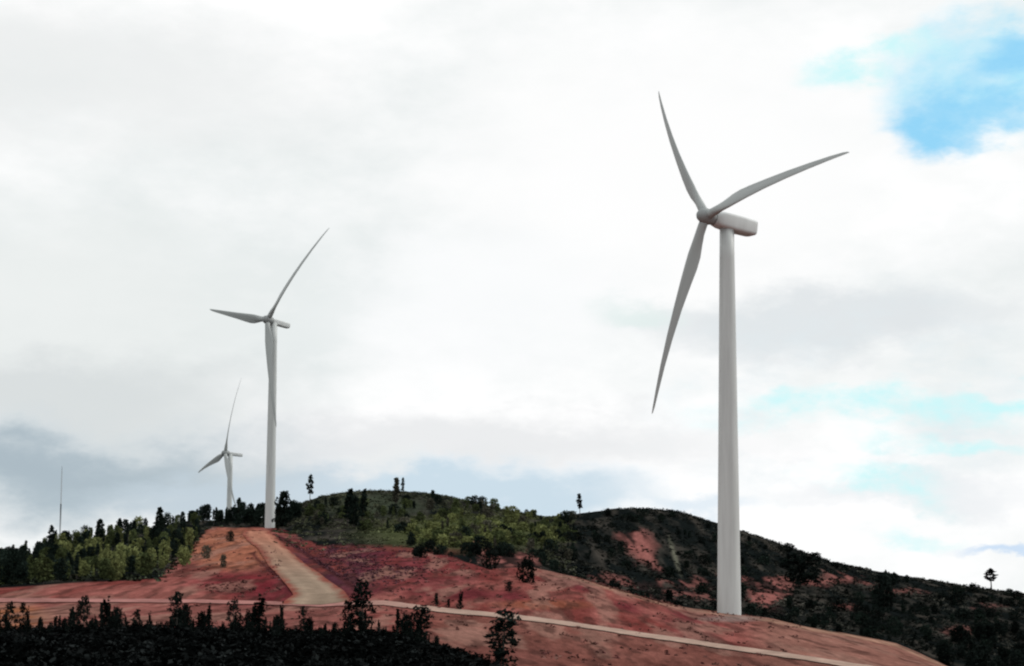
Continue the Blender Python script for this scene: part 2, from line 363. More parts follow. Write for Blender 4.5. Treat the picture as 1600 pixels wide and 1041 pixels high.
TH, RR = np.meshgrid(th, rr); thf, rf = TH.ravel(), RR.ravel()
Z = height(thf, rf); X = np.sin(thf) * rf; Y = np.cos(thf) * rf
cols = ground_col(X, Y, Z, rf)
nc = len(th); i, j = np.meshgrid(np.arange(len(rr) - 1), np.arange(nc - 1), indexing='ij')
a = (i * nc + j).ravel(); quads = np.stack([a, a + nc, a + nc + 1, a + 1], 1)[:, ::-1]
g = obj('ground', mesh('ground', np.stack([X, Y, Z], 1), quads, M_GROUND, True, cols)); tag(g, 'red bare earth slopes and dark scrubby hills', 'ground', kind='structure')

# ------------------------------------------------------------------ road and access track
def strip(name, centre_rows, colf, lift=0.12):
    v, f, c = [], [], []
    n = len(centre_rows[0])
    for rw in centre_rows:
        for th_, r_q in rw:
            v.append((math.sin(th_) * r_q, math.cos(th_) * r_q, float(height(th_, r_q)[0]) + lift)); 
    m_ = len(centre_rows)
    for a_ in range(m_ - 1):
        for b_q in range(n - 1):
            f.append((a_ * n + b_q, a_ * n + b_q + 1, (a_ + 1) * n + b_q + 1, (a_ + 1) * n + b_q))
    v = np.array(v); return obj(name, mesh(name, v, np.array(f), M_ROAD, True, colf(v)))
def thr(px, py, r): p = unproj(px, py, r); return math.atan2(p[0], p[1]), r
rk = [thr(*q) for q in ROAD]
ths = np.linspace(rk[0][0], rk[-1][0], 900); rc = np.interp(ths, [q[0] for q in rk], [q[1] for q in rk])
wid = np.interp(ths, [-.3, -.08, -.06, .3], [2.4, 2.2, 2.9, 3.4]) * (.85 + .3 * fbm(ths * 260, ths * 0, 12, 3))
lanes = [[(t_, rc_ + w_ * o_) for t_, rc_, w_ in zip(ths, rc, wid)] for o_ in np.linspace(-1, 1, 9)]
def roadcol(v):
    n1 = fbm(v[:, 0] / 3, v[:, 1] / 3, 5, 3)[:, None]
    left = np.clip((-8 - v[:, 0]) / 20, 0, 1)[:, None]
    far = np.array([.44, .21, .19]); near = np.array([.50, .355, .29])
    return (near * (1 - left) + far * left) * (.75 + .5 * n1) * .72
tag(strip('road', lanes, roadcol, 0.13), 'pale gravel road crossing the red slope below the turbines', 'road', kind='structure')
TL = [(440,941,329),(459,921,345),(440,905,380),(420,888,425),(402,874,500),(385,858,560),(378,843,640),(385,834,700)]
TR = [(549,941,328),(538,921,350),(509,899,385),(483,880,425),(458,863,500),(437,847,580),(424,838,650),(418,832,700)]
def track_rows():
    out_ = []
    tt = np.linspace(0, 1, 60); s = np.linspace(0, 1, len(TL))
    A = np.array([thr(*q) for q in TL]); B = np.array([thr(*q) for q in TR])
    for t_ in tt:
        a1 = [np.interp(t_, s, A[:, k]) for k in (0, 1)]; b1 = [np.interp(t_, s, B[:, k]) for k in (0, 1)]
        out_.append([(a1[0] + (b1[0] - a1[0]) * q, a1[1] + (b1[1] - a1[1]) * q) for q in np.linspace(0, 1, 15)])
    return out_
def trackcol(v):
    e = np.abs(((np.arange(len(v)) % 15) / 7) - 1)[:, None]
    n1 = fbm(v[:, 0] / 4, v[:, 1] / 9, 8, 3)[:, None]; d = np.clip((v[:, 1] - 370) / 220, 0, 1)[:, None]
    rut = np.exp(-((e - .45) / .16) ** 2)
    c = np.array([.235, .175, .13]) * (1 - d) + np.array([.32, .145, .10]) * d
    n2 = fbm(v[:, 0] / 1.5, v[:, 1] / 3, 18, 2)[:, None]; red_ = np.clip((e - .62) * 3 + (n2 - .5) * 1.6, 0, 1); c = c * (1 - red_) + np.array([.21, .065, .05]) * red_
    return c * (.72 + .5 * n1) * (1 + .2 * rut)
tag(strip('access_track', track_rows(), trackcol, 0.16), 'dirt access track climbing to the turbine on the mound', 'track', kind='structure')

# ------------------------------------------------------------------ wind turbines
def lathe(name, prof, seg, mat, axis='Z'):
    v, f = [], []
    for r_q, z in prof:
        for k in range(seg):
            a_ = 2 * math.pi * k / seg; v.append((r_q * math.cos(a_), r_q * math.sin(a_), z))
    n = len(prof)
    for q in range(n - 1):
        for k in range(seg):
            f.append((q * seg + k, q * seg + (k + 1) % seg, (q + 1) * seg + (k + 1) % seg, (q + 1) * seg + k))
    f.append(tuple(range(seg))[::-1]); f.append(tuple(range((n - 1) * seg, n * seg)))
    m = bpy.data.meshes.new(name); m.from_pydata(v, [], f); m.materials.append(mat)
    m.polygons.foreach_set('use_smooth', [len(p.vertices) == 4 for p in m.polygons]); m.update()
    return m
def blade_mesh(Lb, bend, seg=20):
    st = [(0, 1.75, 1.75, 0), (.03, 1.75, 1.75, 0), (.07, 1.9, 1.6, .1), (.12, 2.5, 1.1, .35), (.18, 3.15, .80, .6), (.24, 3.2, .62, .72), (.32, 2.85, .50, .7), (.45, 2.25, .36, .62), (.6, 1.75, .26, .52), (.75, 1.3, .18, .4), (.88, .92, .12, .3), (.96, .62, .08, .2), (.99, .34, .05, .1), (1, .08, .02, 0)]
    v, f = [], []
    for s, ch, tk, off in st:
        tw = -R(12 * (1 - s) ** 1.5 + 10) if s > .05 else 0
        for k in range(seg):
            a_ = 2 * math.pi * k / seg; cx = math.cos(a_); cy = math.sin(a_)
            airf = min(1, max(0, (s - .05) / .12))
            th_ = cy * tk / 2 * ((1 - airf) + airf * (0.55 + 0.45 * cx) * 1.25)
            x = cx * ch / 2 - off * 1.0
            y = th_
            x, y = x * math.cos(tw) - y * math.sin(tw), x * math.sin(tw) + y * math.cos(tw)
            v.append((x, y + (bend - 5.0) * s + 5.0 * s ** 1.9, s * Lb))
    n = len(st)
    for q in range(n - 1):
        for k in range(seg): f.append((q * seg + k, q * seg + (k + 1) % seg, (q + 1) * seg + (k + 1) % seg, (q + 1) * seg + k))
    f.append(tuple(range(seg))[::-1]); f.append(tuple(range((n - 1) * seg, n * seg)))
    m = bpy.data.meshes.new('blade'); m.from_pydata(v, [], f); m.materials.append(M_BLADE)
    m.polygons.foreach_set('use_smooth', [len(p.vertices) == 4 for p in m.polygons]); m.update(); return m
def nacelle_mesh():
    st = [(-3.1, 1.15, 1.15, 0), (-2.9, 1.45, 1.38, 0), (-1.6, 1.68, 1.5, .02), (0, 1.78, 1.58, .0), (3, 1.8, 1.6, .0), (5.7, 1.75, 1.52, .03), (6.25, 1.66, 1.42, .05), (6.45, 1.4, 1.15, .06)]
    seg = 32; v, f = [], []
    for y, hw, hh, zo in st:
        e = 0.36 if y > -1.7 else .7
        for k in range(seg):
            a_ = 2 * math.pi * k / seg; c, s = math.cos(a_), math.sin(a_)
            v.append((math.copysign(abs(c) ** e, c) * hw, y, math.copysign(abs(s) ** e, s) * hh + zo))
    n = len(st)
    for q in range(n - 1):
        for k in range(seg): f.append((q * seg + k, (q + 1) * seg + k, (q + 1) * seg + (k + 1) % seg, q * seg + (k + 1) % seg))
    f.append(tuple(range(seg))); f.append(tuple(range((n - 1) * seg, n * seg))[::-1])
    m = bpy.data.meshes.new('nacelle'); m.from_pydata(v, [], f); m.materials.append(M_NAC)
    m.polygons.foreach_set('use_smooth', [len(p.vertices) == 4 for p in m.polygons]); m.update(); return m
HUBM = lathe('hub', [(.05, -2.0), (.55, -1.9), (1.05, -1.5), (1.4, -.8), (1.55, 0), (1.5, .9), (1.35, 1.5), (1.3, 1.9)], 28, M_HUB)
def turbine(hub, hub_h, az, tilt, ph, bend, label, OVER=4.95, slim=1.0, girth=1.0):
    az, tilt, ph = R(az), R(tilt), R(ph)
    base = Vector((hub[0] + math.sin(az) * OVER, hub[1] + math.cos(az) * OVER, hub[2] - hub_h))
    e = empty('wind_turbine', base, -az); tag(e, label, 'wind turbine', 'wind turbines along the hilltop')
    ht = hub_h - 1.5 * slim
    rb = 2.28 * girth; rtp = 1.38 * (.5 + .5 * girth)
    prof = [(rb, -0.6)] + [(rb + (rtp - rb) * k / 12, ht * k / 12) for k in range(13)]
    obj('tower', lathe('tower', prof, 40, M_TOWER), e)
    fd = obj('foundation', lathe('foundation', [(3.9, -2.5), (3.9, .22), (3.7, .3), (2.1, .36)], 32, M_CONC), e)
    nacm = obj('nacelle', nacelle_mesh(), e)
    av = Vector((0, math.cos(tilt), -math.sin(tilt))); hv = Vector((1, 0, 0)); vv = Vector((0, math.sin(tilt), math.cos(tilt)))
    hc = Vector((0, -OVER, hub_h))
    ntop = hc + av * OVER
    rot = Matrix((hv, av, vv)).transposed().to_4x4()
    nacm.matrix_local = Matrix.Translation(ntop) @ rot @ Matrix.Diagonal((slim, 1, slim, 1))
    hb = obj('hub', HUBM, e)
    hb.matrix_local = Matrix.Translation(hc) @ rot @ Matrix.Rotation(R(-90), 4, 'X')
    bm_ = blade_mesh(39.2, bend)
    for k in range(3):
        p = ph + k * 2 * math.pi / 3
        s = hv * math.cos(p) + vv * math.sin(p); t_ = -hv * math.sin(p) + vv * math.cos(p)
        mt = Matrix((-t_, av, s)).transposed().to_4x4()
        # long blades droop towards the viewer's right: coned with the wind
        bo = obj('blade', bm_, e); bo.matrix_local = Matrix.Translation(hc + s * 0.8) @ mt
    return e
turbine((37.174, 416.36, 76.10), 76.9, 59.37, 7.73, 128.97, 2.17, 'nearest and largest white wind turbine, standing on the bare red bench at the right')
turbine((-83.487, 743.24, 97.69), 72.0, 48.4, 8.89, 48.38, 1.3, 'white wind turbine above the orange mound, one blade hanging in front of its tower', 2.6, .6, .76)
turbine((-146.740, 1125.47, 78.06), 78.0, 62.96, 5.43, 71.74, -0.2, 'farthest and smallest wind turbine, its foot hidden behind the wooded ridge', 2.8, .55, .74)

# slender mast far behind the left wood
p = unproj(97, 729, 820); zb = zat(p[0], p[1])
e = empty('measuring_mast', (p[0], p[1], zb)); tag(e, 'thin grey pole rising alone behind the trees at the far left', 'mast')
hm = p[2] - zb
obj('pole', lathe('pole', [(.34, -.5), (.33, hm * .33), (.38, hm * .33 + .02), (.38, hm * .33 + .2), (.28, hm * .33 + .22), (.26, hm * .66), (.31, hm * .66 + .02), (.31, hm * .66 + .2), (.2, hm * .66 + .22), (.16, hm - 1.5)], 14, M_STEEL), e)
obj('top_rod', lathe('top_rod', [(.09, hm - 1.6), (.07, hm), (.02, hm + .3)], 8, M_STEEL), e)

# ------------------------------------------------------------------ trees
def tubes(segs, k=6):
    v, f = [], []
    for (p0, r0, p1, r1) in segs:
        d = (Vector(p1) - Vector(p0)); 
        if d.length < 1e-6: continue
        q = d.to_track_quat('Z', 'Y'); o = len(v)
        for pt, r_q in ((p0, r0), (p1, r1)):
            for i_ in range(k):
                a_ = 2 * math.pi * i_ / k; w = q @ Vector((math.cos(a_) * r_q, math.sin(a_) * r_q, 0)); v.append(tuple(Vector(pt) + w))
        for i_ in range(k): f.append((o + i_, o + (i_ + 1) % k, o + k + (i_ + 1) % k, o + k + i_))
    return np.array(v), np.array(f)
def leaves(rng, C, rad, nl, size, cvar=.45):
    """C cluster centres, rad their radii: nl leaf quads round each"""
    n = len(C) * nl
    cen = np.repeat(C, nl, 0); rd = np.repeat(rad, nl)[:, None]
    o = rng.normal(size=(n, 3)); o /= np.linalg.norm(o, axis=1)[:, None]; o *= rng.random((n, 1)) ** .45
    pos = cen + o * rd * np.array([1, 1, .85])
    u = rng.normal(size=(n, 3)); u[:, 2] += .5; u /= np.linalg.norm(u, axis=1)[:, None]
    w = np.cross(u, rng.normal(size=(n, 3))); w /= np.linalg.norm(w, axis=1)[:, None]
    s = size * (.6 + .8 * rng.random((n, 1)))
    u = u * s; w = w * s * .55
    v = np.stack([pos - u, pos + w * .9, pos + u, pos - w * .9], 1).reshape(-1, 3)
    f = np.arange(4 * n).reshape(n, 4)
    b = np.repeat(1 + cvar * (rng.random(len(C)) * 2 - 1), nl) * (.75 + .5 * rng.random(n))
    c = np.repeat(b[:, None] * np.array([1, 1, 1.]), 4, 0)
    return v, f, c
def make_tree_meshes(kind, seed, mat):
    rng = np.random.default_rng(seed); rnd = random.Random(seed); segs = []; C = []; rad = []
    if kind == 'narrow':      H, z0, rmax, ncl, nl, ls = 6.0, .10, .15, 46, 16, .26
    elif kind == 'spire':     H, z0, rmax, ncl, nl, ls = 6.0, .22, .11, 38, 16, .25
    elif kind == 'broad':     H, z0, rmax, ncl, nl, ls = 6.0, .12, .27, 70, 16, .27
    elif kind == 'lanky':     H, z0, rmax, ncl, nl, ls = 6.0, .42, .12, 26, 15, .24
    elif kind == 'bush':      H, z0, rmax, ncl, nl, ls = 2.4, .04, .48, 40, 16, .17
    elif kind == 'sapling':   H, z0, rmax, ncl, nl, ls = 2.4, .06, .15, 44, 14, .09
    elif kind == 'straggly':  H, z0, rmax, ncl, nl, ls = 2.4, .10, .24, 15, 34, .10
    elif kind == 'thicket':   H, z0, rmax, ncl, nl, ls = 2.4, .02, .30, 62, 14, .10
    ln_ = .14 if kind == 'sapling' else .05; lean = (rnd.uniform(-ln_, ln_) * H, rnd.uniform(-ln_, ln_) * H)
    def axis(t_): return np.array([lean[0] * t_ ** 2, lean[1] * t_ ** 2, H * t_])
    prev = axis(0) - np.array([0, 0, .12 * H]); tr = H * .018
    for k in range(1, 9):
        cur = axis(k / 8 * .96); segs.append((prev, tr * (1 - (k - 1) / 9), cur, tr * (1 - k / 9))); prev = cur
    nb = max(3, ncl // (7 if kind != 'bush' else 4))
    ph_ = rnd.uniform(0, 6)
    lob = [rnd.uniform(.45, 1.35) for _ in range(8)]
    for q in range(ncl):
        t_ = z0 + (1 - z0) * ((q + .5) / ncl) ** .92
        s = (t_ - z0) / (1 - z0)
        if kind == 'sapling': w = (1 - s) ** 1.15 * 1.7
        elif kind == 'narrow': w = (1 - s) ** .8 * min(1, s * 6 + .4)
        elif kind == 'spire': w = math.sin(math.pi * min(1, s * .9 + .12)) ** .8
        elif kind in ('broad', 'bush', 'thicket'): w = math.sqrt(max(0, 1 - (1.7 * s - .75) ** 2)) if s < .99 else .2
        else: w = math.sin(math.pi * min(.97, s * .85 + .12))
        a_ = ph_ + q * 2.399; wr = rmax * H * w * lob[int(a_ * 1.27) % 8] * rnd.uniform(.25, 1.0) ** .6
        c = axis(t_ * .97) + np.array([math.cos(a_) * wr, math.sin(a_) * wr, rnd.uniform(-.03, .03) * H])
        C.append(c); rad.append(H * rmax * rnd.uniform(.22, .42) * (1.25 if kind == 'straggly' else 1 if kind != 'sapling' else 1.3 - s) + .03)
        if q % 2 == 0:
            st = axis(max(0, t_ - .09)); segs.append((st, tr * .4, c, tr * .12))
    if kind in ('thicket', 'sapling'):                                  # ragged upright shoots
        for q in range(9 if kind == 'thicket' else 3):
            a_ = rnd.uniform(0, 6.3); w = rnd.uniform(.1, .9) * rmax * H; hh = H * rnd.uniform(.55, 1.12) * (1 - .25 * w / (rmax * H))
            b0 = np.array([math.cos(a_) * w * .4, math.sin(a_) * w * .4, .1]); b1 = np.array([math.cos(a_) * w, math.sin(a_) * w, hh])
            segs.append((b0, .02, b1, .006))
            for u_ in np.linspace(.35, 1, 7): C.append(b0 + (b1 - b0) * u_); rad.append(.13 * (1.25 - u_) + .03)
    v, f, c = leaves(rng, np.array(C), np.array(rad), nl, ls)
    v[:, 2] = np.maximum(v[:, 2], -.05)
    cm = mesh('crown', v, f, mat, False, c)
    tv, tf = tubes(segs); tm = mesh('trunk', tv, tf, M_BARK, True)
    return H, cm, tm
CACHE = {}
def tree(name, kind, mat, pos, h, label, cat='tree', group=None, var=0, wide=1.0, rz=None):
    key = (kind, mat.name, var)
    if key not in CACHE: CACHE[key] = make_tree_meshes(kind, sum(map(ord, kind)) * 7 + var * 31, mat)
    H, cm, tm = CACHE[key]; s = h / H
    e = empty(name, (pos[0], pos[1], pos[2] - .05), random.uniform(0, 6.28) if rz is None else rz); e.scale = (s * wide, s * wide, s)
    tag(e, label, cat, group)
    obj('trunk', tm, e); obj('crown', cm, e)
    return e
random.seed(7)
def at(px, py, hpx, name, kind, mat, label, cat='tree', group=None, wide=1.0, var=None, rmin=20):
    pos, r = hit(px, py, rmin)
    return tree(name, kind, mat, pos, hpx * r / F, label, cat, group, random.randrange(4) if var is None else var, wide)
# --- trees one can point at
at(484, 792, 50, 'skyline_tree', 'lanky', M_DARK, 'lone tall slim dark tree on the skyline just right of the middle turbine', wide=.9, rmin=600)
at(441, 830, 62, 'pine_tree', 'broad', M_DARK, 'dense dark tree right beside the foot of the middle turbine', wide=.85, rmin=500)
at(543, 822, 58, 'pine_tree', 'spire', M_DARK, 'dark spiky tree, left one of the tight dark cluster on the skyline', wide=1.3, rmin=500)
at(553, 826, 50, 'pine_tree', 'broad', M_DARK, 'dark bushy tree in the middle of the tight dark cluster on the skyline', wide=.8, rmin=500)
at(566, 820, 56, 'pine_tree', 'spire', M_DARK, 'dark slim tree, right one of the tight dark cluster on the skyline', wide=1.0, rmin=500)
at(619, 788, 42, 'pine_tree', 'narrow', M_BROWN, 'greyish cone-shaped tree on top of the green hill', wide=1.3, rmin=600)
at(629, 780, 34, 'skyline_tree', 'lanky', M_DARK, 'thin spindly tree touching the grey cone-shaped one on the green hilltop', wide=.8, rmin=600)
at(676, 785, 19, 'skyline_tree', 'broad', M_DARK, 'small dark bushy tree on the skyline right of the grey cone-shaped tree', wide=.9, rmin=600)
at(906, 809, 38, 'skyline_tree', 'lanky', M_BLACK, 'solitary dark tree on a thin trunk in the saddle between the two hills', wide=1.15, rmin=600)
at(1549, 922, 33, 'skyline_tree', 'lanky', M_BLACK, 'solitary tree with a flat round crown on the far right skyline', wide=2.2, rmin=600)
at(822, 806, 10, 'shrub', 'bush', M_DARK, 'small dark shrub on the skyline, left of the pair before the saddle', 'shrub', wide=.7, rmin=600)
at(834, 810, 12, 'shrub', 'bush', M_DARK, 'small dark shrub on the skyline, right of the pair before the saddle', 'shrub', wide=.7, rmin=600)
at(372, 822, 44, 'skyline_tree', 'lanky', M_DARK, 'dark round-topped tree just right of the farthest turbine tower', wide=1.1, rmin=500)
at(313, 822, 24, 'skyline_tree', 'lanky', M_DARK, 'small lollipop-shaped tree, left one of the two before the farthest turbine', rmin=500)
at(334, 822, 26, 'skyline_tree', 'lanky', M_DARK, 'small lollipop-shaped tree, right one of the two before the farthest turbine', rmin=500)
at(80, 866, 44, 'skyline_tree', 'lanky', M_BLACK, 'thin tree with a tufted top standing just left of the thin grey pole', rmin=400)
at(152, 862, 50, 'skyline_tree', 'spire', M_DARK, 'tall dark tree on the ridge right of the thin grey pole', wide=1.3, rmin=400)
at(248, 845, 52, 'skyline_tree', 'spire', M_DARK, 'tallest dark tree at the top of the left wood', wide=1.3, rmin=400)
at(210, 850, 36, 'skyline_tree', 'spire', M_DARK, 'dark tree left of the tallest one at the top of the left wood', wide=1.2, rmin=400)
at(286, 838, 38, 'skyline_tree', 'spire', M_DARK, 'dark tree right of the tallest one at the top of the left wood', wide=1.2, rmin=400)
at(360, 846, 16, 'shrub', 'bush', M_DARK, 'dark shrub near the top of the orange mound', 'shrub', wide=.8)
at(323, 873, 20, 'shrub', 'bush', M_BROWN, 'brownish shrub on the left flank of the orange mound', 'shrub', wide=.8)
at(349, 887, 20, 'shrub', 'bush', M_BROWN, 'brownish shrub low on the front of the orange mound', 'shrub', wide=.6)
at(765, 890, 28, 'round_bush', 'bush', M_BLACK, 'dark bush on the red field edge, left of a pair', 'bush', wide=.9)
at(824, 911, 38, 'round_bush', 'bush', M_BLACK, 'larger dark bush on the red field edge, right of a pair', 'bush', wide=.8)
at(795, 924, 16, 'round_bush', 'bush', M_BLACK, 'tiny dark bush alone on the red field between the road and the bush pair', 'bush', wide=.7)
at(681, 948, 22, 'sapling', 'sapling', M_BLACK, 'short sapling above the pale road, leftmost of three', wide=1.3, rmin=280)
at(700, 950, 15, 'sapling', 'sapling', M_BLACK, 'lowest sapling above the pale road, middle of three', wide=1.5, rmin=280)
at(719, 953, 29, 'sapling', 'sapling', M_BLACK, 'tallest sapling above the pale road, rightmost of three', wide=1.1, rmin=280)
at(1250, 912, 46, 'round_bush', 'bush', M_BLACK, 'big black bush on the dark hill right of the nearest turbine', 'bush', wide=1.2, rmin=460)
at(1383, 962, 64, 'pine_tree', 'broad', M_BLACK, 'tall black tree halfway up the dark right hillside', wide=1.0, rmin=460)  # black tree put in for a tall dark shadow on the slope
# --- near trees standing on the dark foreground rise, in front of the road
FG = [(130,985,56,'straggly','slim young tree crossing the pale road, leftmost of the foreground row',.9),
 (168,988,54,'sapling','young tree crossing the pale road, second of the foreground row from the left',1.3),
 (276,985,62,'straggly','straggly young tree standing up before the red slope below the left wood',1.0),
 (85,990,30,'sapling','short young tree at the left end of the foreground, before the orange soil',1.3),
 (100,990,24,'thicket','low ragged bush near the left end of the foreground',1.0),
 (326,990,46,'sapling','slim dark sapling between the straggly young tree and the pair of spires',1.1),
 (364,990,56,'straggly','left spire of the pair of dark saplings before the pink bank',.9),
 (403,992,60,'sapling','right and taller one of the pair of dark saplings before the pink bank',1.5),
 (482,993,30,'thicket','squat dark bush below the lower end of the dirt track',1.0),
 (545,992,56,'straggly','leaning dark young tree at the junction of track and road',1.1),
 (567,992,88,'straggly','tallest foreground tree, rising above the junction of track and road',1.0),
 (636,1000,42,'thicket','dark bush on the left edge of the dark mass below the pale road',1.1),
 (655,1006,62,'straggly','broad dark bush overlapping the pale road near its left part',1.7),
 (786,1042,88,'straggly','isolated ragged dark tree whose top covers the pale road',1.5),
 (779,1046,36,'thicket','dark bush growing at the foot of the isolated ragged tree',.8)]
for px, py, hp, kd, lb, wd_ in FG:
    th_, _ = thr(px, py, 105); r_q = 104
    pos = (math.sin(th_) * r_q, math.cos(th_) * r_q, float(height(th_, r_q)[0]))
    top = unproj(px, py - hp, r_q)[2]
    tree('young_tree' if kd != 'thicket' else 'round_bush', kd, M_BLACK, pos, max(.6, (top - pos[2])), lb, 'tree' if kd != 'thicket' else 'bush', None, random.randrange(4), wd_)
# --- crowds
def scatter(n, pxa, pxb, ra, rb, test, fn, seed):
    rng = random.Random(seed); c = 0; tries = 0
    while c < n and tries < n * 60:
        tries += 1
        px = rng.uniform(pxa, pxb); r_q = rng.uniform(ra(px) if callable(ra) else ra, rb(px) if callable(rb) else rb)
        th_ = math.atan2((px - 800) / F, 1.0); x, y = math.sin(th_) * r_q, math.cos(th_) * r_q; z = float(height(th_, r_q)[0])
        qx, qy = proj((x, y, z))
        if test(qx, qy, r_q): fn(rng, (x, y, z), qx, qy, r_q); c += 1
def pick(q, cuts, names):
    return names[sum(q > c for c in cuts)]
def size_word(h, lo, hi): return 'short' if h < lo else ('tall' if h > hi else 'mid-size')
SHAPE = {'narrow': 'pointed', 'spire': 'slim', 'broad': 'broad', 'bush': 'rounded', 'thicket': 'ragged', 'straggly': 'straggly', 'sapling': 'spindly', 'lanky': 'bare-stemmed'}
def ff(rng, pos, qx, qy, r_q):
    light = rng.random() < .74 * float(np.clip((qx - 60) / 90, 0, 1)) * float(np.clip((qy - 822) / 35, 0, 1))
    kd = rng.choice(['narrow', 'broad', 'bush'] if light else ['narrow', 'spire', 'broad', 'broad', 'bush']); wq = 1.0; h = rng.uniform(2.2, 4.9)
    lo_, hi_ = lim(qx), crest(qx); f_ = (r_q - lo_) / (hi_ - lo_)
    w1 = pick(f_, (.22, .45, .75), ['at the front edge', 'in the second rank', 'halfway up', 'on the top ridge'])
    w2 = pick(qx, (20, 75, 120, 170, 215, 255), ['at the far left', 'left of the grey pole', 'below the grey pole', 'right of the grey pole', 'amid', 'right of the middle', 'beside the orange mound'])
    if w2 == 'amid': w2 = 'in the middle'
    lb = f"{size_word(h, 3.3, 4.4)} {SHAPE[kd]} {'light green' if light else 'dark'} tree {w1} of the left wood, {w2}"
    tree('leafy_tree' if light else {'broad': 'broadleaf_tree', 'bush': 'shrub'}.get(kd, 'pine_tree'), kd, (rng.choice([M_LIME, M_OLIVE, M_LIME]) if light else (M_DARK if rng.random() < .8 else M_OLIVE)), pos, h, lb, 'tree', 'light green trees of the left wood' if light else 'dark trees of the left wood', rng.randrange(4), rng.uniform(.55, .8) if kd == 'bush' else rng.uniform(.8, 1.4))
lim = lambda q: np.interp(q, [-60, 0, 100, 200, 250, 300, 312], [372, 372, 372, 374, 380, 440, 640])
crest = lambda q: np.interp(q, [0, 100, 200, 300], [630, 660, 700, 820])
scatter(370, -60, 312, lim, crest, lambda a_, b_q, c_: True, ff, 3)
def fr_(rng, pos, qx, qy, r_q):
    kd = rng.choice(['narrow', 'broad']); h = rng.uniform(3.4, 6.2)
    w = pick(qx, (330, 352, 385, 410, 436), ['left of the farthest turbine', 'close left of the farthest turbine', 'before the farthest turbine', 'between the two left turbines', 'behind the foot of the middle turbine', 'right of the middle turbine'])
    tree('pine_tree' if kd == 'narrow' else 'broadleaf_tree', kd, M_DARK, pos, h, f"{size_word(h, 4.2, 5.3)} {SHAPE[kd]} dark tree on the ridge, {w}", 'tree', 'dark trees behind the orange mound', rng.randrange(4), rng.uniform(1, 1.5))
scatter(54, 300, 470, 752, 850, lambda a_, b_q, c_: not (405 < a_ < 430 and c_ < 760), fr_, 5)
def fg_(rng, pos, qx, qy, r_q):
    lime = 640 < qx < 880 and 800 < qy < 856 and rng.random() < .55
    w1 = pick(qx, (540, 600, 660, 720, 780, 830), ['left of the dark cluster', 'right of the dark cluster', 'below the cone-shaped tree', 'right of the cone-shaped tree', 'in the centre', 'near the saddle', 'below the saddle'])
    w2 = pick(qy, (803, 820, 838, 855), ['near the crest', 'high up', 'halfway', 'low down', 'at the foot'])
    if lime:
        kd = rng.choice(['broad', 'bush', 'bush']); h = rng.uniform(1.8, 3.6)
        tree('leafy_tree', kd, M_LIME, pos, h, f"{size_word(h, 2.4, 3.1)} {SHAPE[kd]} yellow-green tree {w2} on the central hill, {w1}", 'tree', 'yellow-green trees of the central hill', rng.randrange(4), rng.uniform(1, 1.6))
    else:
        kd = rng.choice(['broad', 'bush', 'bush', 'narrow']); h = rng.uniform(1.6, 4.0); mt = rng.choice([M_OLIVE, M_OLIVE, M_DARK, M_DARK, M_BROWN])
        cw = {M_OLIVE.name: 'olive', M_DARK.name: 'dark', M_BROWN.name: 'brownish'}[mt.name]
        tree('leafy_tree', kd, mt, pos, h, f"{size_word(h, 2.3, 3.2)} {SHAPE[kd]} {cw} tree {w2} on the central hill, {w1}", 'tree', f'{cw} trees of the central hill', rng.randrange(4), rng.uniform(.9, 1.4))
scatter(230, 470, 900, 560, 860, lambda a_, b_q, c_: b_q > 787 and b_q < 876 and not (a_ < 640 and b_q > 838) and not (a_ < 560 and b_q > 822), fg_, 9)
def fd_(rng, pos, qx, qy, r_q):
    h = rng.uniform(1.2, 2.8); w = pick(qx, (685, 730, 775, 820), ['at its left end', 'left of its middle', 'in its middle', 'right of its middle', 'at its right end'])
    mt = rng.choice([M_BLACK, M_DARK])
    tree('round_bush', 'bush', mt, pos, h, f"{size_word(h, 1.7, 2.3)} {'black' if mt is M_BLACK else 'dark green'} bush in the line above the red slope, {w}", 'bush', 'dark bushes above the red slope', rng.randrange(4), rng.uniform(.9, 1.4))
scatter(38, 640, 870, 500, 560, lambda a_, b_q, c_: True, fd_, 11)
def fh_(rng, pos, qx, qy, r_q):
    mt = M_BLACK if rng.random() < .5 else M_DARK; kd = rng.choice(['bush', 'bush', 'broad']); h = rng.uniform(1.2, 3.4); f_ = (r_q - 560) / 340
    w1 = pick(qx, (960, 1060, 1120, 1170, 1240, 1320, 1410, 1500), ['near the saddle', 'left of the scar', 'right of the scar', 'behind the turbine', 'close right of the turbine', 'near the big bush', 'right of the big bush', 'right of the tall tree', 'far right'])
    w2 = pick(f_, (.03, .14, .28, .45, .7), ['at the very foot', 'at the foot', 'low', 'midway up', 'high up', 'at the top'])
    tree('round_bush', kd, mt, pos, h, f"{size_word(h, 1.9, 2.7)} {SHAPE[kd]} {'black' if mt is M_BLACK else 'dark green'} bush {w2} on the right hill, {w1}", 'bush', 'dark bushes of the right hill', rng.randrange(4), rng.uniform(1, 1.8))
scatter(215, 880, 1640, 520, 860, lambda a_, b_q, c_: not (c_ > 780 and (885 < a_ < 935 or 1525 < a_ < 1575)) and all(np.hypot((a_ - q[0]) / q[2], (b_q - q[1]) / q[3]) > 1 for q in SOILP), fh_, 13)
def fm_(rng, pos, qx, qy, r_q):
    h = rng.uniform(2.2, 4.4)
    w1 = pick(qx, (1480, 1530, 1580), ['its left fringe', 'its left half', 'its right half', 'the picture edge'])
    w2 = pick(r_q, (500, 550, 600), ['front', 'second', 'third', 'rear'])
    tree('broadleaf_tree', 'broad', M_BLACK, pos, h, f"{size_word(h, 2.9, 3.7)} black tree, {w2} rank of the lower right thicket, {w1}", 'tree', 'black trees of the lower right thicket', rng.randrange(4), rng.uniform(1.2, 1.9))
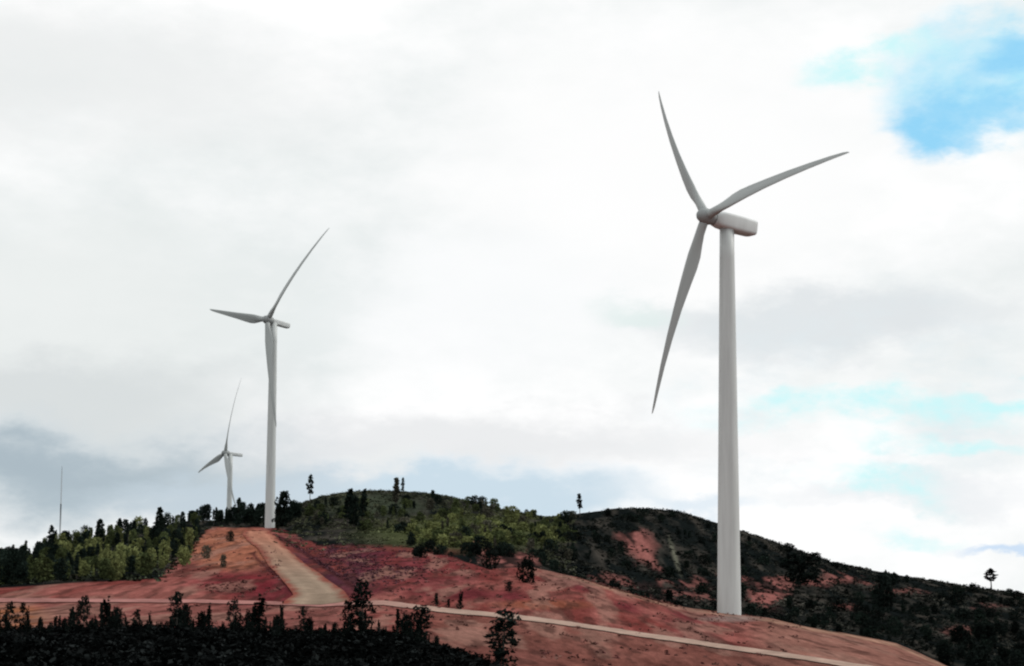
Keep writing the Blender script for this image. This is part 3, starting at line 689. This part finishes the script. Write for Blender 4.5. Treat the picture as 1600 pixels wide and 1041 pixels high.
scatter(60, 1430, 1660, 450, 650, lambda a_, b_q, c_: b_q > 985 and a_ > 1440 + (1060 - b_q) * .8, fm_, 23)
def fn_(rng, pos, qx, qy, r_q):
    kd = rng.choice(['thicket', 'sapling', 'sapling', 'straggly']); h = .3 + 1.2 * rng.random() ** 2.4 if r_q > 98 else rng.uniform(.3, .7)
    w1 = pick(qx, (60, 130, 200, 280, 350, 420, 500, 580), ['far left', 'left of the leftmost tree', 'by the leftmost tree', 'below the left wood', 'left of the spires', 'by the spires', 'below the track', 'left of the junction', 'right of the junction'])
    w2 = pick(r_q, (97, 108), ['near side', 'top', 'far side'])
    tree('young_tree' if kd != 'thicket' else 'round_bush', kd, M_BLACK, pos, h, f"{size_word(h, .55, .95)} {SHAPE[kd]} black {'sapling' if kd != 'thicket' else 'bush'} on the {w2} of the foreground, {w1}", 'sapling' if kd != 'thicket' else 'bush', 'black saplings of the foreground' if kd != 'thicket' else 'black bushes of the foreground', rng.randrange(4), rng.uniform(.65, 1.1))
scatter(240, -80, 690, 88, 118, lambda a_, b_q, c_: True, fn_, 17)

# ------------------------------------------------------------------ ground-hugging scrub (stuff)
def scrub(name, label, n, pxa, pxb, ra, rb, size, colf, dens, seed, ncl=1, nl=16, lsz=.3, flat_=.6):
    rng = np.random.default_rng(seed)
    px = rng.uniform(pxa, pxb, n); r_q = rng.uniform(ra, rb, n); th_ = np.arctan((px - 800) / F)
    z = height(th_, r_q); x, y = np.sin(th_) * r_q, np.cos(th_) * r_q
    qx, qy = proj(np.stack([x, y, z], 1)); k = rng.random(n) < dens(qx, qy, r_q, x, y)
    x, y, z, qx, qy, r_q = (q[k] for q in (x, y, z, qx, qy, r_q)); n = len(x)
    s = size[0] + (size[1] - size[0]) * rng.random(n) ** 2
    C = np.stack([x, y, z + s * .3], 1)
    v, f, c = leaves(rng, C, s, nl, lsz, .5)
    v3 = v.reshape(n, -1, 3); v3[:, :, 2] = (v3[:, :, 2] - z[:, None]) * flat_ + z[:, None]
    cc_ = c.reshape(n, -1, 3) * colf(qx, qy, x, y, rng)[:, None, :]
    tag(obj(name, mesh(name, v3.reshape(-1, 3), f, M_SCRUB, False, cc_.reshape(-1, 3))), label, 'scrub', kind='stuff')
def soil_mask(qx, qy):
    m = np.zeros_like(qx)
    for cx, cy, rx, ry, s in SOILP: m = np.maximum(m, ell(qx, qy, cx, cy, rx, ry, .6) * s * .8)
    return m
def hill_d(qx, qy, r_q, x, y): return (1 - .9 * soil_mask(qx, qy)) * (fbm(x / 22, y / 40, 61, 3) > .36) * (1 - .75 * ell(qx, qy, 1054, 868, 6, 40, .6))
def hill_c(qx, qy, x, y, rng):
    n1 = fbm(x / 20, y / 50, 77, 3)[:, None]
    q = rng.random((len(x), 1)); return np.array([.010, .0145, .013]) * (1 - n1) + np.array([.085, .082, .068]) * n1 ** 2 * q ** 3 * 2.4
scrub('hillside_scrub', 'low dark grey-green scrub covering the right hillside', 9500, 850, 1680, 505, 940, (.5, 1.5), hill_c, hill_d, 1, nl=14, lsz=.42)
def green_d(qx, qy, r_q, x, y):
    red_low = (qx < 640) & (qy > 836); return np.where(red_low, .15, 1.0) * (1 - .9 * soil_mask(qx, qy)) * (fbm(x / 18, y / 30, 66, 3) > .34)
def green_c(qx, qy, x, y, rng):
    n1 = fbm(x / 16, y / 30, 79, 3)[:, None]; g_ = ell(qx, qy, 740, 830, 190, 34)[:, None]
    c = (np.array([.022, .028, .02]) * (1 - n1) + np.array([.11, .115, .07]) * n1) * (.4 + rng.random((len(x), 1)))
    return c * (1 - .6 * g_) + np.array([.13, .155, .05]) * .6 * g_ * (.6 + .8 * rng.random((len(x), 1)))
scrub('green_scrub', 'olive and yellow-green scrub covering the central hill', 6500, 430, 900, 560, 940, (.5, 1.4), green_c, green_d, 2, nl=14, lsz=.4)
def wood_c(qx, qy, x, y, rng): return np.array([.018, .022, .014]) * (.5 + 4 * rng.random((len(x), 1)) ** 4)
scrub('wood_undergrowth', 'dark undergrowth between the trees of the left wood', 4200, -80, 470, 372, 860, (.4, 1.2), wood_c, lambda qx, qy, r_q, x, y: (r_q > np.interp(qx, [250, 300, 315, 330, 440, 470], [376, 480, 640, 756, 760, 700])) * 1.0, 3, nl=14, lsz=.35)
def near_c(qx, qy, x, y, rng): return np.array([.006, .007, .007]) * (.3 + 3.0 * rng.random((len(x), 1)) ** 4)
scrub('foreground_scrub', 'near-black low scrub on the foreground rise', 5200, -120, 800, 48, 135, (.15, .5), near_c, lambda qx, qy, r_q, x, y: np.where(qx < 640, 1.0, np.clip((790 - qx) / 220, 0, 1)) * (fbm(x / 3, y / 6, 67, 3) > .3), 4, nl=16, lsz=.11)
def red_c(qx, qy, x, y, rng):
    k = rng.random((len(x), 1)); g_ = ell(qx, qy, 540, 875, 190, 80, .5)[:, None]; return (np.array([.085, .03, .03]) * k + np.array([.17, .09, .075]) * (1 - k)) * (1 - g_) + g_ * (np.array([.035, .018, .028]) * k + np.array([.13, .055, .065]) * (1 - k))
def red_d(qx, qy, r_q, x, y):
    return (.03 + ell(qx, qy, 760, 920, 220, 60, .5) * .10 + ell(qx, qy, 560, 880, 170, 55, .6) * .9 + ell(qx, qy, 370, 915, 90, 18, .6) * .8 + .05 + ell(qx, qy, 1000, 925, 110, 26, .5) * .7 * (r_q > 425)) * (fbm(x / 6, y / 14, 68, 3) > .42) * (r_q < np.interp(qx, [0, 300, 600, 900], [366, 760, 560, 470])) * ((qx < 440) | (qx > 400 + (qy - 830) * 1.5 + 20) | (qy > 945)) * 1.0
scrub('dry_weeds', 'sparse reddish and dry weeds on the bare red slope', 15000, 260, 1250, 205, 700, (.2, .8), red_c, red_d, 5, nl=10, lsz=.26)
